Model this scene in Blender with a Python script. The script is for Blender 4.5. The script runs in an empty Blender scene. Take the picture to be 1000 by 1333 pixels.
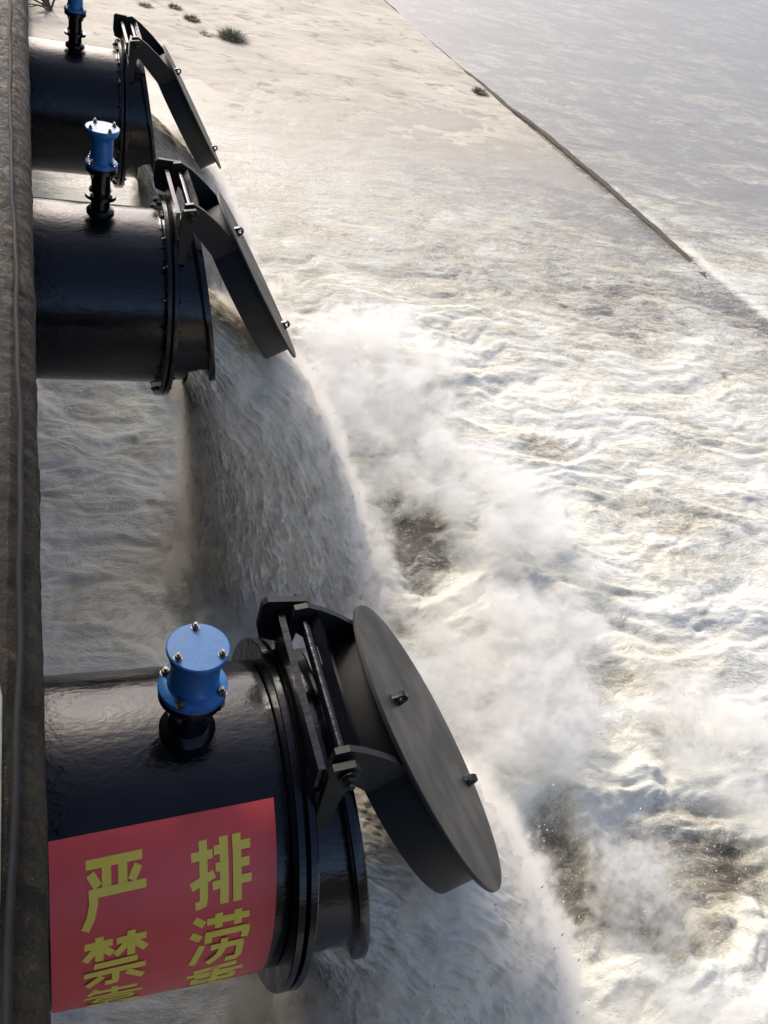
import bpy, bmesh, math, random
import numpy as np
from mathutils import Vector, Matrix

random.seed(7)
S = bpy.context.scene
COL = S.collection
PI = math.pi
WATER_Z = -2.5

# ------------------------------------------------------------------ helpers
def link(o, parent=None):
    COL.objects.link(o)
    if parent is not None:
        o.parent = parent
    return o

def tag(o, label=None, cat=None, group=None, kind=None):
    if label: o['label'] = label
    if cat: o['category'] = cat
    if group: o['group'] = group
    if kind: o['kind'] = kind
    return o

def empty(name, loc):
    o = bpy.data.objects.new(name, None)
    o.location = loc
    o.empty_display_size = 0.2
    return link(o)

def obj(name, bm, mat, parent=None, smooth=None):
    me = bpy.data.meshes.new(name)
    bm.normal_update()
    bm.to_mesh(me)
    bm.free()
    me.materials.append(mat)
    o = bpy.data.objects.new(name, me)
    if smooth is not None:
        for p in me.polygons: p.use_smooth = True
        me.set_sharp_from_angle(angle=math.radians(smooth))
    return link(o, parent)

def bevel(bm, w, seg=2, ang=35):
    es = [e for e in bm.edges if len(e.link_faces) == 2 and e.calc_face_angle(0) > math.radians(ang)]
    if es:
        bmesh.ops.bevel(bm, geom=es, offset=w, segments=seg, affect='EDGES', profile=0.6)
    return bm

def lathe(bm, prof, axis='x', n=96, closed=False, off=(0, 0, 0)):
    """prof: list of (a, r); a along the axis.  Open ends are capped where r > 0 unless closed."""
    rings = []
    for a, r in prof:
        ring = []
        for k in range(n):
            t = 2*PI*k/n
            c, s = r*math.cos(t), r*math.sin(t)
            co = (a, c, s) if axis == 'x' else (c, s, a)
            ring.append(bm.verts.new((co[0]+off[0], co[1]+off[1], co[2]+off[2])))
        rings.append(ring)
    m = len(rings)
    for j in range(m if closed else m-1):
        A, B = rings[j], rings[(j+1) % m]
        for k in range(n):
            bm.faces.new((A[k], A[(k+1) % n], B[(k+1) % n], B[k]))
    if not closed:
        bm.faces.new(rings[0]); bm.faces.new(rings[-1])
    return bm

def fix(bm):
    bmesh.ops.recalc_face_normals(bm, faces=bm.faces)
    return bm

def prism(bm, pts, y0, y1):
    """polygon in x,z extruded in y"""
    a = [bm.verts.new((x, y0, z)) for x, z in pts]
    b = [bm.verts.new((x, y1, z)) for x, z in pts]
    bm.faces.new(a); bm.faces.new(b[::-1])
    n = len(pts)
    for i in range(n):
        bm.faces.new((a[i], b[i], b[(i+1) % n], a[(i+1) % n]))
    return bm

def box(bm, x0, x1, y0, y1, z0, z1):
    return prism(bm, [(x0, z0), (x1, z0), (x1, z1), (x0, z1)], y0, y1)

def tube(bm, pts, r, n=8):
    pts = [Vector(p) for p in pts]
    rs = r if isinstance(r, (list, tuple)) else [r]*len(pts)
    prev = None; ref = None
    first = None
    for i, p in enumerate(pts):
        d = (pts[min(i+1, len(pts)-1)] - pts[max(i-1, 0)]).normalized()
        if ref is None:
            ref = d.orthogonal().normalized()
        ref = (ref - d*ref.dot(d)).normalized()
        w = d.cross(ref)
        ring = [bm.verts.new(p + rs[i]*(math.cos(2*PI*k/n)*ref + math.sin(2*PI*k/n)*w)) for k in range(n)]
        if prev:
            for k in range(n):
                bm.faces.new((prev[k], prev[(k+1) % n], ring[(k+1) % n], ring[k]))
        else:
            first = ring
        prev = ring
    bm.faces.new(first[::-1]); bm.faces.new(prev)
    return bm

def hexbolt(bm, p, d, r=0.012, h=0.012, washer=True):
    d = Vector(d).normalized(); ref = d.orthogonal().normalized(); w = d.cross(ref); p = Vector(p)
    def ring(a, rr, n, ph=0):
        return [bm.verts.new(p + d*a + rr*(math.cos(2*PI*k/n+ph)*ref + math.sin(2*PI*k/n+ph)*w)) for k in range(n)]
    def stack(rr, n):
        rings = [ring(a, q, n) for a, q in rr]
        for A, B in zip(rings, rings[1:]):
            for k in range(n): bm.faces.new((A[k], A[(k+1) % n], B[(k+1) % n], B[k]))
        bm.faces.new(rings[0][::-1]); bm.faces.new(rings[-1])
    if washer: stack([(0, r*1.35), (h*.2, r*1.35)], 16)
    stack([(h*.2, r), (h*.9, r), (h*1.05, r*.85)], 6)
    stack([(h*1.05, r*.5), (h*1.7, r*.5)], 10)
    return bm

# ------------------------------------------------------------------ noise
_rng = np.random.default_rng(11)
_perm = _rng.permutation(256); _perm = np.concatenate([_perm, _perm, _perm])
_g3 = _rng.normal(size=(256, 3)); _g3 /= np.linalg.norm(_g3, axis=1)[:, None]
def pn(x, y, z=0.0):
    """gradient noise, about -0.7..0.7"""
    x = np.asarray(x, float); y = np.asarray(y, float); z = np.zeros_like(x) + z
    xi = np.floor(x).astype(int); yi = np.floor(y).astype(int); zi = np.floor(z).astype(int)
    xf, yf, zf = x-xi, y-yi, z-zi
    fade = lambda t: t*t*t*(t*(t*6-15)+10)
    u, v, w = fade(xf), fade(yf), fade(zf)
    out = 0
    for dx in (0, 1):
        for dy in (0, 1):
            for dz in (0, 1):
                h = _perm[_perm[_perm[(xi+dx) & 255] + ((yi+dy) & 255)] + ((zi+dz) & 255)]
                g = _g3[h]
                d = g[..., 0]*(xf-dx) + g[..., 1]*(yf-dy) + g[..., 2]*(zf-dz)
                out = out + d*(u if dx else 1-u)*(v if dy else 1-v)*(w if dz else 1-w)
    return out
def fbm(x, y, z=0.0, o=5, gain=.5, lac=2.03):
    s, a, t = 0, 1., 0
    for k in range(o):
        s = s + a*pn(x, y, z + 7.3*k); t += a
        x, y, z = x*lac, y*lac, z*lac; a *= gain
    return s/t*1.6
def billow(x, y, z=0.0, o=5, gain=.5, lac=2.03):
    s, a, t = 0, 1., 0
    for k in range(o):
        s = s + a*np.abs(pn(x, y, z + 5.1*k)); t += a
        x, y, z = x*lac, y*lac, z*lac; a *= gain
    return s/t*2.2
def sstep(a, b, x):
    t = np.clip((x-a)/(b-a), 0, 1); return t*t*(3-2*t)

# ------------------------------------------------------------------ materials
class NT:
    def __init__(s, name):
        s.m = bpy.data.materials.new(name); s.m.use_nodes = True
        s.t = s.m.node_tree; s.b = s.t.nodes['Principled BSDF']; s.out = s.t.nodes['Material Output']
    def n(s, typ, **kw):
        nd = s.t.nodes.new(typ)
        for k, v in kw.items():
            if k.startswith('i_'):
                nd.inputs[k[2:].replace('_', ' ')].default_value = v
            else: setattr(nd, k, v)
        return nd
    def l(s, a, b): s.t.links.new(a, b)
    def coords(s, scale=(1, 1, 1), kind='Object'):
        tc = s.n('ShaderNodeTexCoord'); mp = s.n('ShaderNodeMapping'); mp.inputs['Scale'].default_value = scale
        s.l(tc.outputs[kind], mp.inputs['Vector']); return mp.outputs[0]
    def noise(s, vec, scale, detail=6, rough=.55, dist=0.0):
        nd = s.n('ShaderNodeTexNoise'); nd.inputs['Scale'].default_value = scale
        nd.inputs['Detail'].default_value = detail; nd.inputs['Roughness'].default_value = rough
        nd.inputs['Distortion'].default_value = dist
        s.l(vec, nd.inputs['Vector']); return nd.outputs['Fac']
    def ramp(s, fac, stops):
        r = s.n('ShaderNodeValToRGB'); e = r.color_ramp.elements
        while len(e) > 1: e.remove(e[0])
        e[0].position = stops[0][0]; e[0].color = (*stops[0][1], 1)
        for p, c in stops[1:]:
            q = e.new(p); q.color = (*c, 1)
        s.l(fac, r.inputs[0]); return r.outputs[0]
    def math(s, op, a, b=None, clamp=False):
        nd = s.n('ShaderNodeMath', operation=op, use_clamp=clamp)
        for i, v in enumerate((a, b)):
            if v is None: continue
            if isinstance(v, (int, float)): nd.inputs[i].default_value = v
            else: s.l(v, nd.inputs[i])
        return nd.outputs[0]
    def mr(s, v, a, b, c=0., d=1., smooth=True):
        nd = s.n('ShaderNodeMapRange', interpolation_type='SMOOTHSTEP' if smooth else 'LINEAR')
        for k, q in zip(('From Min', 'From Max', 'To Min', 'To Max'), (a, b, c, d)):
            if isinstance(q, (int, float)): nd.inputs[k].default_value = q
            else: s.l(q, nd.inputs[k])
        s.l(v, nd.inputs['Value']); return nd.outputs[0]
    def mix(s, f, a, b):
        nd = s.n('ShaderNodeMix', data_type='RGBA')
        for k, v in ((0, f), (6, a), (7, b)):
            if isinstance(v, (int, float)): nd.inputs[k].default_value = v
            elif isinstance(v, tuple): nd.inputs[k].default_value = (*v, 1)
            else: s.l(v, nd.inputs[k])
        return nd.outputs[2]
    def bump(s, h, strength=.3, dist=.01, prev=None):
        nd = s.n('ShaderNodeBump'); nd.inputs['Strength'].default_value = strength; nd.inputs['Distance'].default_value = dist
        s.l(h, nd.inputs['Height'])
        if prev is not None: s.l(prev, nd.inputs['Normal'])
        s.l(nd.outputs[0], s.b.inputs['Normal']); return nd.outputs[0]
    def attr(s, name):
        a = s.n('ShaderNodeAttribute'); a.attribute_name = name; return a.outputs['Fac']
    def set(s, **kw):
        for k, v in kw.items():
            i = s.b.inputs[k.replace('_', ' ')]
            if isinstance(v, (int, float)): i.default_value = v
            elif isinstance(v, tuple): i.default_value = (*v, 1) if i.type == 'RGBA' else v
            else: s.l(v, i)
        return s

def black_paint():
    t = NT('black_gloss_paint')
    v = t.coords((1, 1, 1))
    n1 = t.noise(v, 5, 5)
    dust = t.noise(v, 26, 8, .7)
    c = t.ramp(n1, [(.3, (.002, .0024, .004)), (.7, (.0035, .004, .0065))])
    c = t.mix(t.mr(dust, .62, .8, 0, .35), c, (.03, .028, .025))
    r = t.mr(n1, .3, .7, .13, .22)
    t.set(Base_Color=c, Roughness=r, Coat_Weight=.0, Coat_Roughness=.1)
    t.b.inputs['Specular IOR Level'].default_value = .42
    vs = t.coords((.55, 1, 1))
    w = t.noise(vs, 42, 4, .6)
    w2 = t.noise(vs, 9, 3, .5)
    b = t.bump(w2, .2, .02)
    t.bump(w, .3, .006, b)
    return t.m

def satin_black():
    t = NT('satin_black_plate')
    v = t.coords()
    n1 = t.noise(v, 3.5, 6, .6); n2 = t.noise(v, 60, 5, .7)
    c = t.ramp(n1, [(.3, (.009, .009, .008)), (.7, (.019, .018, .016))])
    c = t.mix(t.mr(n2, .64, .78, 0, .4), c, (.06, .055, .045))
    t.set(Base_Color=c, Roughness=t.mr(n1, .3, .7, .42, .6))
    t.b.inputs['Specular IOR Level'].default_value = .32
    t.bump(n2, .08, .004)
    return t.m

def blue_paint():
    t = NT('blue_valve_enamel')
    v = t.coords()
    n1 = t.noise(v, 14, 6, .6); n2 = t.noise(v, 70, 5, .7)
    c = t.ramp(n1, [(.3, (.018, .125, .34)), (.7, (.03, .175, .43))])
    c = t.mix(t.mr(n1, .54, .68, 0, .55), c, (.018, .06, .15))
    c = t.mix(t.mr(n2, .60, .72, 0, .9), c, (.010, .016, .03))
    t.set(Base_Color=c, Roughness=t.mr(n1, .3, .7, .26, .4))
    t.bump(n1, .1, .004)
    return t.m

def steel():
    t = NT('zinc_bolt_steel')
    n1 = t.noise(t.coords(), 90, 5)
    t.set(Base_Color=t.ramp(n1, [(.35, (.10, .07, .045)), (.6, (.26, .25, .23))]), Metallic=.85, Roughness=.4)
    return t.m

def banner_mat(name, c0, c1):
    t = NT(name)
    v = t.coords()
    n1 = t.noise(v, 4, 5); n2 = t.noise(v, 220, 2)
    t.set(Base_Color=t.ramp(n1, [(.3, c0), (.7, c1)]), Roughness=.42)
    b = t.bump(t.noise(t.coords((1, 1, 1)), 7, 3), .1, .02)
    t.bump(n2, .06, .002, b)
    return t.m

def wall_mat():
    t = NT('old_wet_concrete')
    v = t.coords()
    vz = t.coords((3.0, 1.0, 1.0))
    n0 = t.noise(v, 6, 6); n1 = t.noise(v, 42, 9, .72, 1.0); n2 = t.noise(v, 190, 7, .75)
    sp = t.noise(v, 330, 3, .6)
    c = t.ramp(n1, [(.34, (.004, .003, .002)), (.47, (.017, .012, .007)), (.57, (.036, .027, .017)), (.68, (.13, .105, .075))])
    c = t.mix(t.mr(n0, .45, .65, 0, .5), c, (.022, .025, .014))
    c = t.mix(t.mr(n2, .56, .7, 0, .7), c, (.010, .008, .006))
    c = t.mix(t.mr(sp, .66, .72, 0, .7), c, (.40, .37, .32))
    t.set(Base_Color=c, Roughness=t.mr(n1, .35, .65, .35, .85))
    t.b.inputs['Specular IOR Level'].default_value = .16
    b = t.bump(n1, 1.0, .02)
    b = t.bump(n2, 1.0, .006, b)
    return t.m

def apron_mat():
    t = NT('silty_concrete_apron')
    v = t.coords((.55, 1, 1)); u = t.coords()
    n1 = t.noise(v, .9, 8, .62, .8); n2 = t.noise(u, 9, 8, .7); n3 = t.noise(v, 2.6, 8, .65, 1.2)
    c = t.ramp(n1, [(.3, (.36, .325, .255)), (.5, (.48, .435, .35)), (.7, (.56, .51, .42))])
    c = t.mix(t.mr(n3, .52, .66, 0, .7), c, (.22, .19, .14))
    c = t.mix(t.mr(n2, .6, .75, 0, .45), c, (.22, .19, .14))
    t.set(Base_Color=c, Roughness=.8)
    b = t.bump(n2, .5, .03)
    return t.m

def mud_mat():
    t = NT('river_bed_earth')
    n = t.noise(t.coords(), .4, 8, .65)
    t.set(Base_Color=t.ramp(n, [(.3, (.07, .06, .04)), (.7, (.13, .115, .08))]), Roughness=.9)
    return t.m

def water_mat():
    t = NT('muddy_white_water')
    foam = t.attr('foam'); calm = t.attr('calm'); mud = t.attr('mud'); shore = t.attr('shore'); hole = t.attr('hole')
    tc = t.coords()
    # swirl: low-frequency warp of the coordinates, then fibres stretched along the current
    wn = t.n('ShaderNodeTexNoise'); wn.inputs['Scale'].default_value = .9; wn.inputs['Detail'].default_value = 3; t.l(tc, wn.inputs['Vector'])
    vm = t.n('ShaderNodeVectorMath', operation='MULTIPLY_ADD')
    t.l(wn.outputs['Color'], vm.inputs[0]); vm.inputs[1].default_value = (.85, .85, 0); t.l(tc, vm.inputs[2])
    def scaled(sx, sy, ang=0.):
        mp = t.n('ShaderNodeMapping'); mp.inputs['Scale'].default_value = (sx, sy, 1); mp.inputs['Rotation'].default_value = (0, 0, ang)
        t.l(vm.outputs[0], mp.inputs['Vector']); return mp.outputs[0]
    v = scaled(.55, 1.0, -.15); vf = scaled(.30, 1.25, -.2)
    vr = t.coords((.4, 1.4, 1))
    big = t.noise(v, .9, 6, .55, .6)
    mid = t.noise(v, 3.0, 9, .64, .5)
    fib = t.noise(vf, 7.5, 8, .66, .5)
    fine = t.noise(v, 30, 7, .72, .2)
    rid = t.math('ABSOLUTE', t.math('SUBTRACT', t.noise(vf, 4.0, 6, .58, 1.6), .5))
    lace = t.mr(rid, .0, .07, 1, 0)
    rid2 = t.math('ABSOLUTE', t.math('SUBTRACT', t.noise(v, 13, 6, .6, .7), .5))
    lace2 = t.mr(rid2, .0, .05, 1, 0)
    s = t.math('MULTIPLY', t.math('SUBTRACT', big, .5), 1.0)
    s = t.math('ADD', s, t.math('MULTIPLY', t.math('SUBTRACT', mid, .5), 1.15))
    s = t.math('ADD', s, t.math('MULTIPLY', t.math('SUBTRACT', fib, .5), 1.0))
    s = t.math('ADD', s, t.math('MULTIPLY', t.math('SUBTRACT', fine, .5), 1.0))
    s = t.math('ADD', s, t.math('MULTIPLY', lace, .13))
    s = t.math('ADD', s, t.math('MULTIPLY', lace2, .20))
    stk = t.noise(t.coords((.25, 1.6, 1)), 4.5, 9, .74, .5)
    s = t.math('ADD', s, t.math('MULTIPLY', t.math('SUBTRACT', stk, .5), t.math('MULTIPLY', calm, t.math('SUBTRACT', 3.1, t.math('MULTIPLY', calm, 2.55)))))
    spk = t.mr(t.noise(tc, 52, 4, .65), .55, .70)
    spk = t.math('MULTIPLY', spk, t.mr(t.math('ADD', s, foam), .12, .5))
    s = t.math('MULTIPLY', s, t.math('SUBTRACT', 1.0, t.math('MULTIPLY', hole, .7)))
    k = t.math('ADD', t.math('ADD', s, foam), t.math('MULTIPLY', spk, .42))
    water = t.mix(mud, (.080, .068, .050), (.20, .175, .135))
    water = t.mix(calm, water, (.19, .18, .145))
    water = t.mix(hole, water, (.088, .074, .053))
    sh = t.math('ADD', shore, t.math('MULTIPLY', t.math('SUBTRACT', t.noise(vr, 1.6, 8, .66, .8), .5), 1.3))
    water = t.mix(t.mr(sh, .1, .9), water, (.28, .245, .185))
    tone = t.noise(v, 1.6, 5, .6, .8)
    white = t.mix(t.mr(tone, .36, .64), (.70, .685, .58), (.74, .745, .68))
    murk = t.mix(t.mr(tone, .4, .6), (.30, .275, .20), (.33, .325, .265))
    light = t.mix(.5, murk, white)
    c = t.mix(t.mr(k, .10, .40), water, murk)
    c = t.mix(t.mr(k, .36, .74), c, light)
    c = t.mix(t.mr(k, .62, 1.12), c, white)
    mask = t.mr(k, .2, .75)
    t.set(Base_Color=c, Roughness=t.math('ADD', t.mr(mask, 0, 1, .10, .75), t.math('MULTIPLY', t.math('MAXIMUM', t.math('MULTIPLY', shore, .35), t.math('MULTIPLY', calm, .28)), t.math('SUBTRACT', 1.0, mask))))
    t.b.inputs['Specular IOR Level'].default_value = .45
    amp = t.math('SUBTRACT', 1.0, t.math('MULTIPLY', calm, .7))
    amp = t.math('MULTIPLY', amp, t.math('SUBTRACT', 1.0, t.math('MULTIPLY', hole, .6)))
    hh = t.math('ADD', t.math('MULTIPLY', mid, .8), t.math('MULTIPLY', fib, .6))
    b1 = t.n('ShaderNodeBump'); b1.inputs['Distance'].default_value = .09
    t.l(t.math('MULTIPLY', amp, .22), b1.inputs['Strength']); t.l(hh, b1.inputs['Height'])
    b2 = t.n('ShaderNodeBump'); b2.inputs['Distance'].default_value = .025
    t.l(t.math('MULTIPLY', amp, .7), b2.inputs['Strength'])
    w = t.noise(vr, 8, 7, .6, .5)
    t.l(t.math('ADD', fine, t.math('MULTIPLY', w, .8)), b2.inputs['Height']); t.l(b1.outputs[0], b2.inputs['Normal'])
    t.l(b2.outputs[0], t.b.inputs['Normal'])
    return t.m

def jet_mat():
    t = NT('falling_muddy_water')
    uv = t.n('ShaderNodeAttribute'); uv.attribute_name = 'flow'
    mp = t.n('ShaderNodeMapping'); mp.inputs['Scale'].default_value = (1, 1, 1); t.l(uv.outputs['Vector'], mp.inputs['Vector'])
    m2 = t.n('ShaderNodeMapping'); m2.inputs['Scale'].default_value = (1, .62, 1); t.l(uv.outputs['Vector'], m2.inputs['Vector'])
    age = t.attr('age')
    a = t.noise(m2.outputs[0], 11, 9, .7, .3)
    f = t.noise(m2.outputs[0], 40, 7, .72, .2)
    g = t.noise(mp.outputs[0], 2.2, 6, .6, 1.0)
    s = t.math('ADD', t.math('MULTIPLY', a, .55), t.math('MULTIPLY', f, .3))
    s = t.math('ADD', s, t.math('MULTIPLY', g, .3))
    m = t.mr(t.math('ADD', s, t.math('MULTIPLY', age, .2)), .42, .9)
    c = t.ramp(m, [(0, (.40, .34, .24)), (.4, (.66, .61, .50)), (1, (.82, .80, .73))])
    t.set(Base_Color=c, Roughness=t.mr(m, 0, 1, .22, .8))
    t.b.inputs['Specular IOR Level'].default_value = .35
    b = t.bump(t.math('ADD', a, t.math('MULTIPLY', f, .5)), .3, .03)
    return t.m

def grass_mat():
    t = NT('dry_olive_grass')
    n = t.noise(t.coords(), 6, 4)
    t.set(Base_Color=t.ramp(n, [(.3, (.10, .095, .05)), (.7, (.22, .20, .11))]), Roughness=.7)
    return t.m

def simple(name, c, rough=.6, bumpscale=30):
    t = NT(name)
    n = t.noise(t.coords(), bumpscale, 5)
    d = tuple(x*.7 for x in c)
    t.set(Base_Color=t.ramp(n, [(.3, d), (.7, c)]), Roughness=rough)
    t.b.inputs['Specular IOR Level'].default_value = .15
    t.bump(n, .2, .004)
    return t.m

M = dict(paint=black_paint(), plate=satin_black(), blue=blue_paint(), steel=steel(),
         red=banner_mat('red_banner_vinyl', (.84, .085, .075), (.88, .105, .092)),
         yellow=banner_mat('yellow_lettering', (.98, .72, .07), (.99, .77, .10)),
         wall=wall_mat(), apron=apron_mat(), mud=mud_mat(), water=water_mat(), jet=jet_mat(),
         grass=grass_mat(), cable=simple('black_cable_rubber', (.012, .012, .013), .75),
         pale=simple('pale_green_conduit', (.24, .27, .20), .6), twig=simple('dry_twig_bark', (.16, .12, .085), .9),
         kerb=simple('weathered_kerb_concrete', (.12, .105, .08), .85, 14))

# ------------------------------------------------------------------ discharge pipes
R = 0.6
PIPES = [  # y, z, flap disc centre (x, z world), tilt, label words
    (0.0, 0.0, (1.49, .332), .651),
    (4.027, .082, (1.512, .29), .555),
    (7.886, -.04, (1.563, .124), .549)]
PLABEL = ['nearest black discharge pipe, with a red banner on its side and its flap swung open',
          'middle black discharge pipe without a banner, slim blue air valve standing whole on its top',
          'farthest black discharge pipe, partly behind the middle one, its valve cut by the picture top']

def make_pipe(i):
    y0, z0, (dx, dz), A = PIPES[i]
    root = empty('discharge_pipe', (0, y0, z0))
    tag(root, PLABEL[i], 'pipe', 'drainage pipes leaving the wall')
    # barrel, hollow
    bm = bmesh.new()
    lathe(bm, [(-.25, R), (.2, R), (.5, R), (.795, R), (.795, R-.02), (-.25, R-.02)], n=128, closed=True)
    obj('barrel', fix(bm), M['paint'], root, 40)
    # flange pair
    for k, xf in enumerate((.80, .843)):
        bm = bmesh.new()
        lathe(bm, [(xf, R-.02), (xf, .690), (xf+.004, .694), (xf+.028, .694), (xf+.032, .690), (xf+.032, R-.02)], n=128, closed=True)
        fl = obj('flange', fix(bm), M['paint'], root, 40)
        for b in range(20 if i else 0):
            t = 2*PI*(b+.5)/20
            d = (-1, 0, 0) if k == 0 else (1, 0, 0)
            p = (xf if k == 0 else xf+.032, .652*math.cos(t), .652*math.sin(t))
            bb = bmesh.new(); hexbolt(bb, p, d, .014, .014)
            obj('flange_bolt', fix(bb), M['paint'], fl)
    bm = bmesh.new(); lathe(bm, [(.833, R-.02), (.833, .665), (.842, .665), (.842, R-.02)], n=96, closed=True)
    obj('gasket', fix(bm), M['cable'], root, 40)
    # outlet collar with slanted mouth
    def mouth(z): return 1.13-.165*z
    bm = bmesh.new()
    n = 128
    def ringv(r, xs=None, slant=0.):
        return [bm.verts.new(((xs if xs is not None else mouth(r*math.sin(2*PI*k/n)))+slant, r*math.cos(2*PI*k/n), r*math.sin(2*PI*k/n))) for k in range(n)]
    rr = [ringv(.578, .8755), ringv(.578, .95), ringv(.578), ringv(.560), ringv(.560, .8755)]
    for j in range(5):
        a, b = rr[j], rr[(j+1) % 5]
        for k in range(n): bm.faces.new((a[k], a[(k+1) % n], b[(k+1) % n], b[k]))
    col = obj('outlet_collar', fix(bm), M['paint'], root, 40)
    bm = bmesh.new()
    rr = [ringv(.575, None, -.045), ringv(.628, None, -.045), ringv(.632, None, -.04), ringv(.632, None, -.006), ringv(.628, None, -.001), ringv(.575, None, .002)]
    for j in range(6):
        a, b = rr[j], rr[(j+1) % 6]
        for k in range(n): bm.faces.new((a[k], a[(k+1) % n], b[(k+1) % n], b[k]))
    obj('seat_ring', fix(bm), M['paint'], col, 40)
    # hinge bracket: two ears and cross plates
    br = None
    for s in (-1, 1):
        bm = bmesh.new()
        prism(bm, ([(.878, .46), (.878, .61), (.80, .64), (.785, .70), (.79, .83), (.81, .846)] if s > 0 else [(.878, .46), (.878, .80), (.89, .825)]) + [(.965, .838), (.99, .81), (.99, .77), (.95, .66), (.925, .46)], s*.375-.014, s*.375+.014)
        bevel(bm, .004)
        obj('hinge_ear', fix(bm), M['plate'], root)
    bm = bmesh.new(); box(bm, .848, .874, -.36, .36, .696, .80); bevel(bm, .004)
    obj('cross_plate', fix(bm), M['paint'], root)
    bm = bmesh.new(); tube(bm, [(.945, -.40, .79), (.945, .40, .79)], .02, 20)
    pin = obj('hinge_shaft', fix(bm), M['paint'], root, 40)
    for s in (-1, 1):
        bb = bmesh.new(); hexbolt(bb, (.945, s*.40, .79), (0, s, 0), .026, .022)
        obj('shaft_nut', fix(bb), M['plate'], pin)
    # flap
    n_ = Vector((math.cos(A), 0, math.sin(A))); up = Vector((-math.sin(A), 0, math.cos(A)))
    C = Vector((dx, 0, dz-z0))
    mat = Matrix(((n_.x, 0, up.x, C.x), (0, 1, 0, 0), (n_.z, 0, up.z, C.z), (0, 0, 0, 1)))   # local x = normal, z = up
    bm = bmesh.new()
    lathe(bm, [(-.008, .627), (-.005, .63), (.006, .63), (.010, .626)], n=160)
    flap = obj('flap_lid', fix(bm), M['plate'], root, 40); flap.matrix_local = mat
    bm = bmesh.new()
    lathe(bm, [(-.19, .555), (-.008, .555), (-.008, .535), (-.19, .535)], n=128, closed=True)
    obj('rim', fix(bm), M['plate'], flap, 40)
    bm = bmesh.new()
    lathe(bm, [(-.05, .534), (-.035, .534)], n=96)
    obj('inner_plate', fix(bm), M['plate'], flap, 40)
    for (py, pz) in ((.0, .38), (.0, -.46)):
        bm = bmesh.new()   # eye lug: plate with a hole, standing on the outer face
        outer, inner = [], []
        N = 24
        for k in range(N):
            t = 2*PI*k/N
            ox = .034+.028*math.cos(t); oz = .028*math.sin(t)
            if math.cos(t) < -.2: ox = .009; oz = .028*(1.25 if math.sin(t) > 0 else -1.25)*min(1, abs(math.sin(t))*1.3)
            outer.append((ox, oz)); inner.append((.036+.013*math.cos(t), .013*math.sin(t)))
        lay = []
        for yy in (-.011, .011):
            lay.append(([bm.verts.new((x, py+yy, pz+z)) for x, z in outer], [bm.verts.new((x, py+yy, pz+z)) for x, z in inner]))
        (o1, i1), (o2, i2) = lay
        for k in range(N):
            q = (k+1) % N
            bm.faces.new((o1[k], o1[q], i1[q], i1[k])); bm.faces.new((o2[q], o2[k], i2[k], i2[q]))
            bm.faces.new((o1[q], o1[k], o2[k], o2[q])); bm.faces.new((i1[k], i1[q], i2[q], i2[k]))
        obj('lifting_lug', fix(bm), M['paint'], flap)
    # arms from the hinge to the lid, in the flap's frame
    inv = mat.inverted()
    def fl(x, z):
        p = inv @ Vector((x, 0, z)); return (p.x, p.z)
    for s in (-1, 1):
        bm = bmesh.new()
        H = fl(.905, .845); H2 = fl(.955, .855); H3 = fl(.915, .725); H0 = fl(.895, .77)
        top = [H, H2]
        a = Vector(H2); b = Vector((-.010, .50))
        for q in (.33, .66):
            m_ = a.lerp(b, q); top.append((m_.x+.0, m_.y+.05*math.sin(PI*q)*(1 if i else .6)))
        pts = top + [(-.010, .50), (-.010, .36), (-.17, .39), H3, H0]
        prism(bm, pts, s*.325-.013, s*.325+.013)
        bevel(bm, .003)
        obj('hinge_arm', fix(bm), M['plate'], flap)
    P1 = fl(.99, .80)
    bm = bmesh.new(); tube(bm, [(P1[0], -.31, P1[1]), (P1[0], .31, P1[1])], .026, 4)
    obj('tie_bar', fix(bm), M['paint'], flap)
    # air release valve on top
    short = (i == 0)
    xv = .478 if short else .415
    zf = .83 if short else .905
    vr_ = .116 if short else .098; vb = .084 if short else .068; wr = .012 if short else 0
    bm = bmesh.new()
    lathe(bm, [(.57, .088+wr), (.612, .088+wr), (.622, .078+wr), (.632, .060+wr), (zf-.03, .060+wr), (zf-.03, vr_), (zf-.006, vr_), (zf-.002, vr_-.004)], 'z', 40, off=(xv, 0, 0))
    riser = obj('valve_riser', fix(bm), M['paint'], root, 35)
    if not short:
        bm = bmesh.new(); lathe(bm, [(.70, .058), (.70, .098), (.722, .098), (.722, .058)], 'z', 40, True, (xv, 0, 0))
        obj('riser_flange', fix(bm), M['paint'], riser, 35)
        for k in range(4):
            t = PI/4+k*PI/2
            bb = bmesh.new(); hexbolt(bb, (xv+.082*math.cos(t), .082*math.sin(t), .722), (0, 0, 1), .012, .014)
            obj('flange_bolt', fix(bb), M['steel'], riser)
    zc = 1.045 if short else 1.145
    bm = bmesh.new()
    lathe(bm, [(zf, vr_-.003), (zf+.003, vr_+.002), (zf+.022, vr_+.002), (zf+.026, vr_-.003), (zf+.032, vb+.006), (zf+.06, vb), (zc-.075, vb), (zc-.055, vb+.007), (zc-.042, .092), (zc-.026, .098), (zc-.018, .098)], 'z', 48, off=(xv, 0, 0))
    valve = obj('air_valve', fix(bm), M['blue'], root, 35)
    bm = bmesh.new(); lathe(bm, [(zc-.017, .100), (zc-.014, .104), (zc-.003, .104), (zc, .100)], 'z', 56, off=(xv, 0, 0))
    obj('valve_cap', fix(bm), M['blue'], valve, 35)
    for k in range(4 if not short else 3):
        t = (PI/2 + k*2*PI/3) if short else (k*PI/2+.5)
        bb = bmesh.new(); hexbolt(bb, (xv+.083*math.cos(t), .083*math.sin(t), zc), (0, 0, 1), .011, .014)
        obj('cap_bolt', fix(bb), M['steel'], valve)
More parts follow.
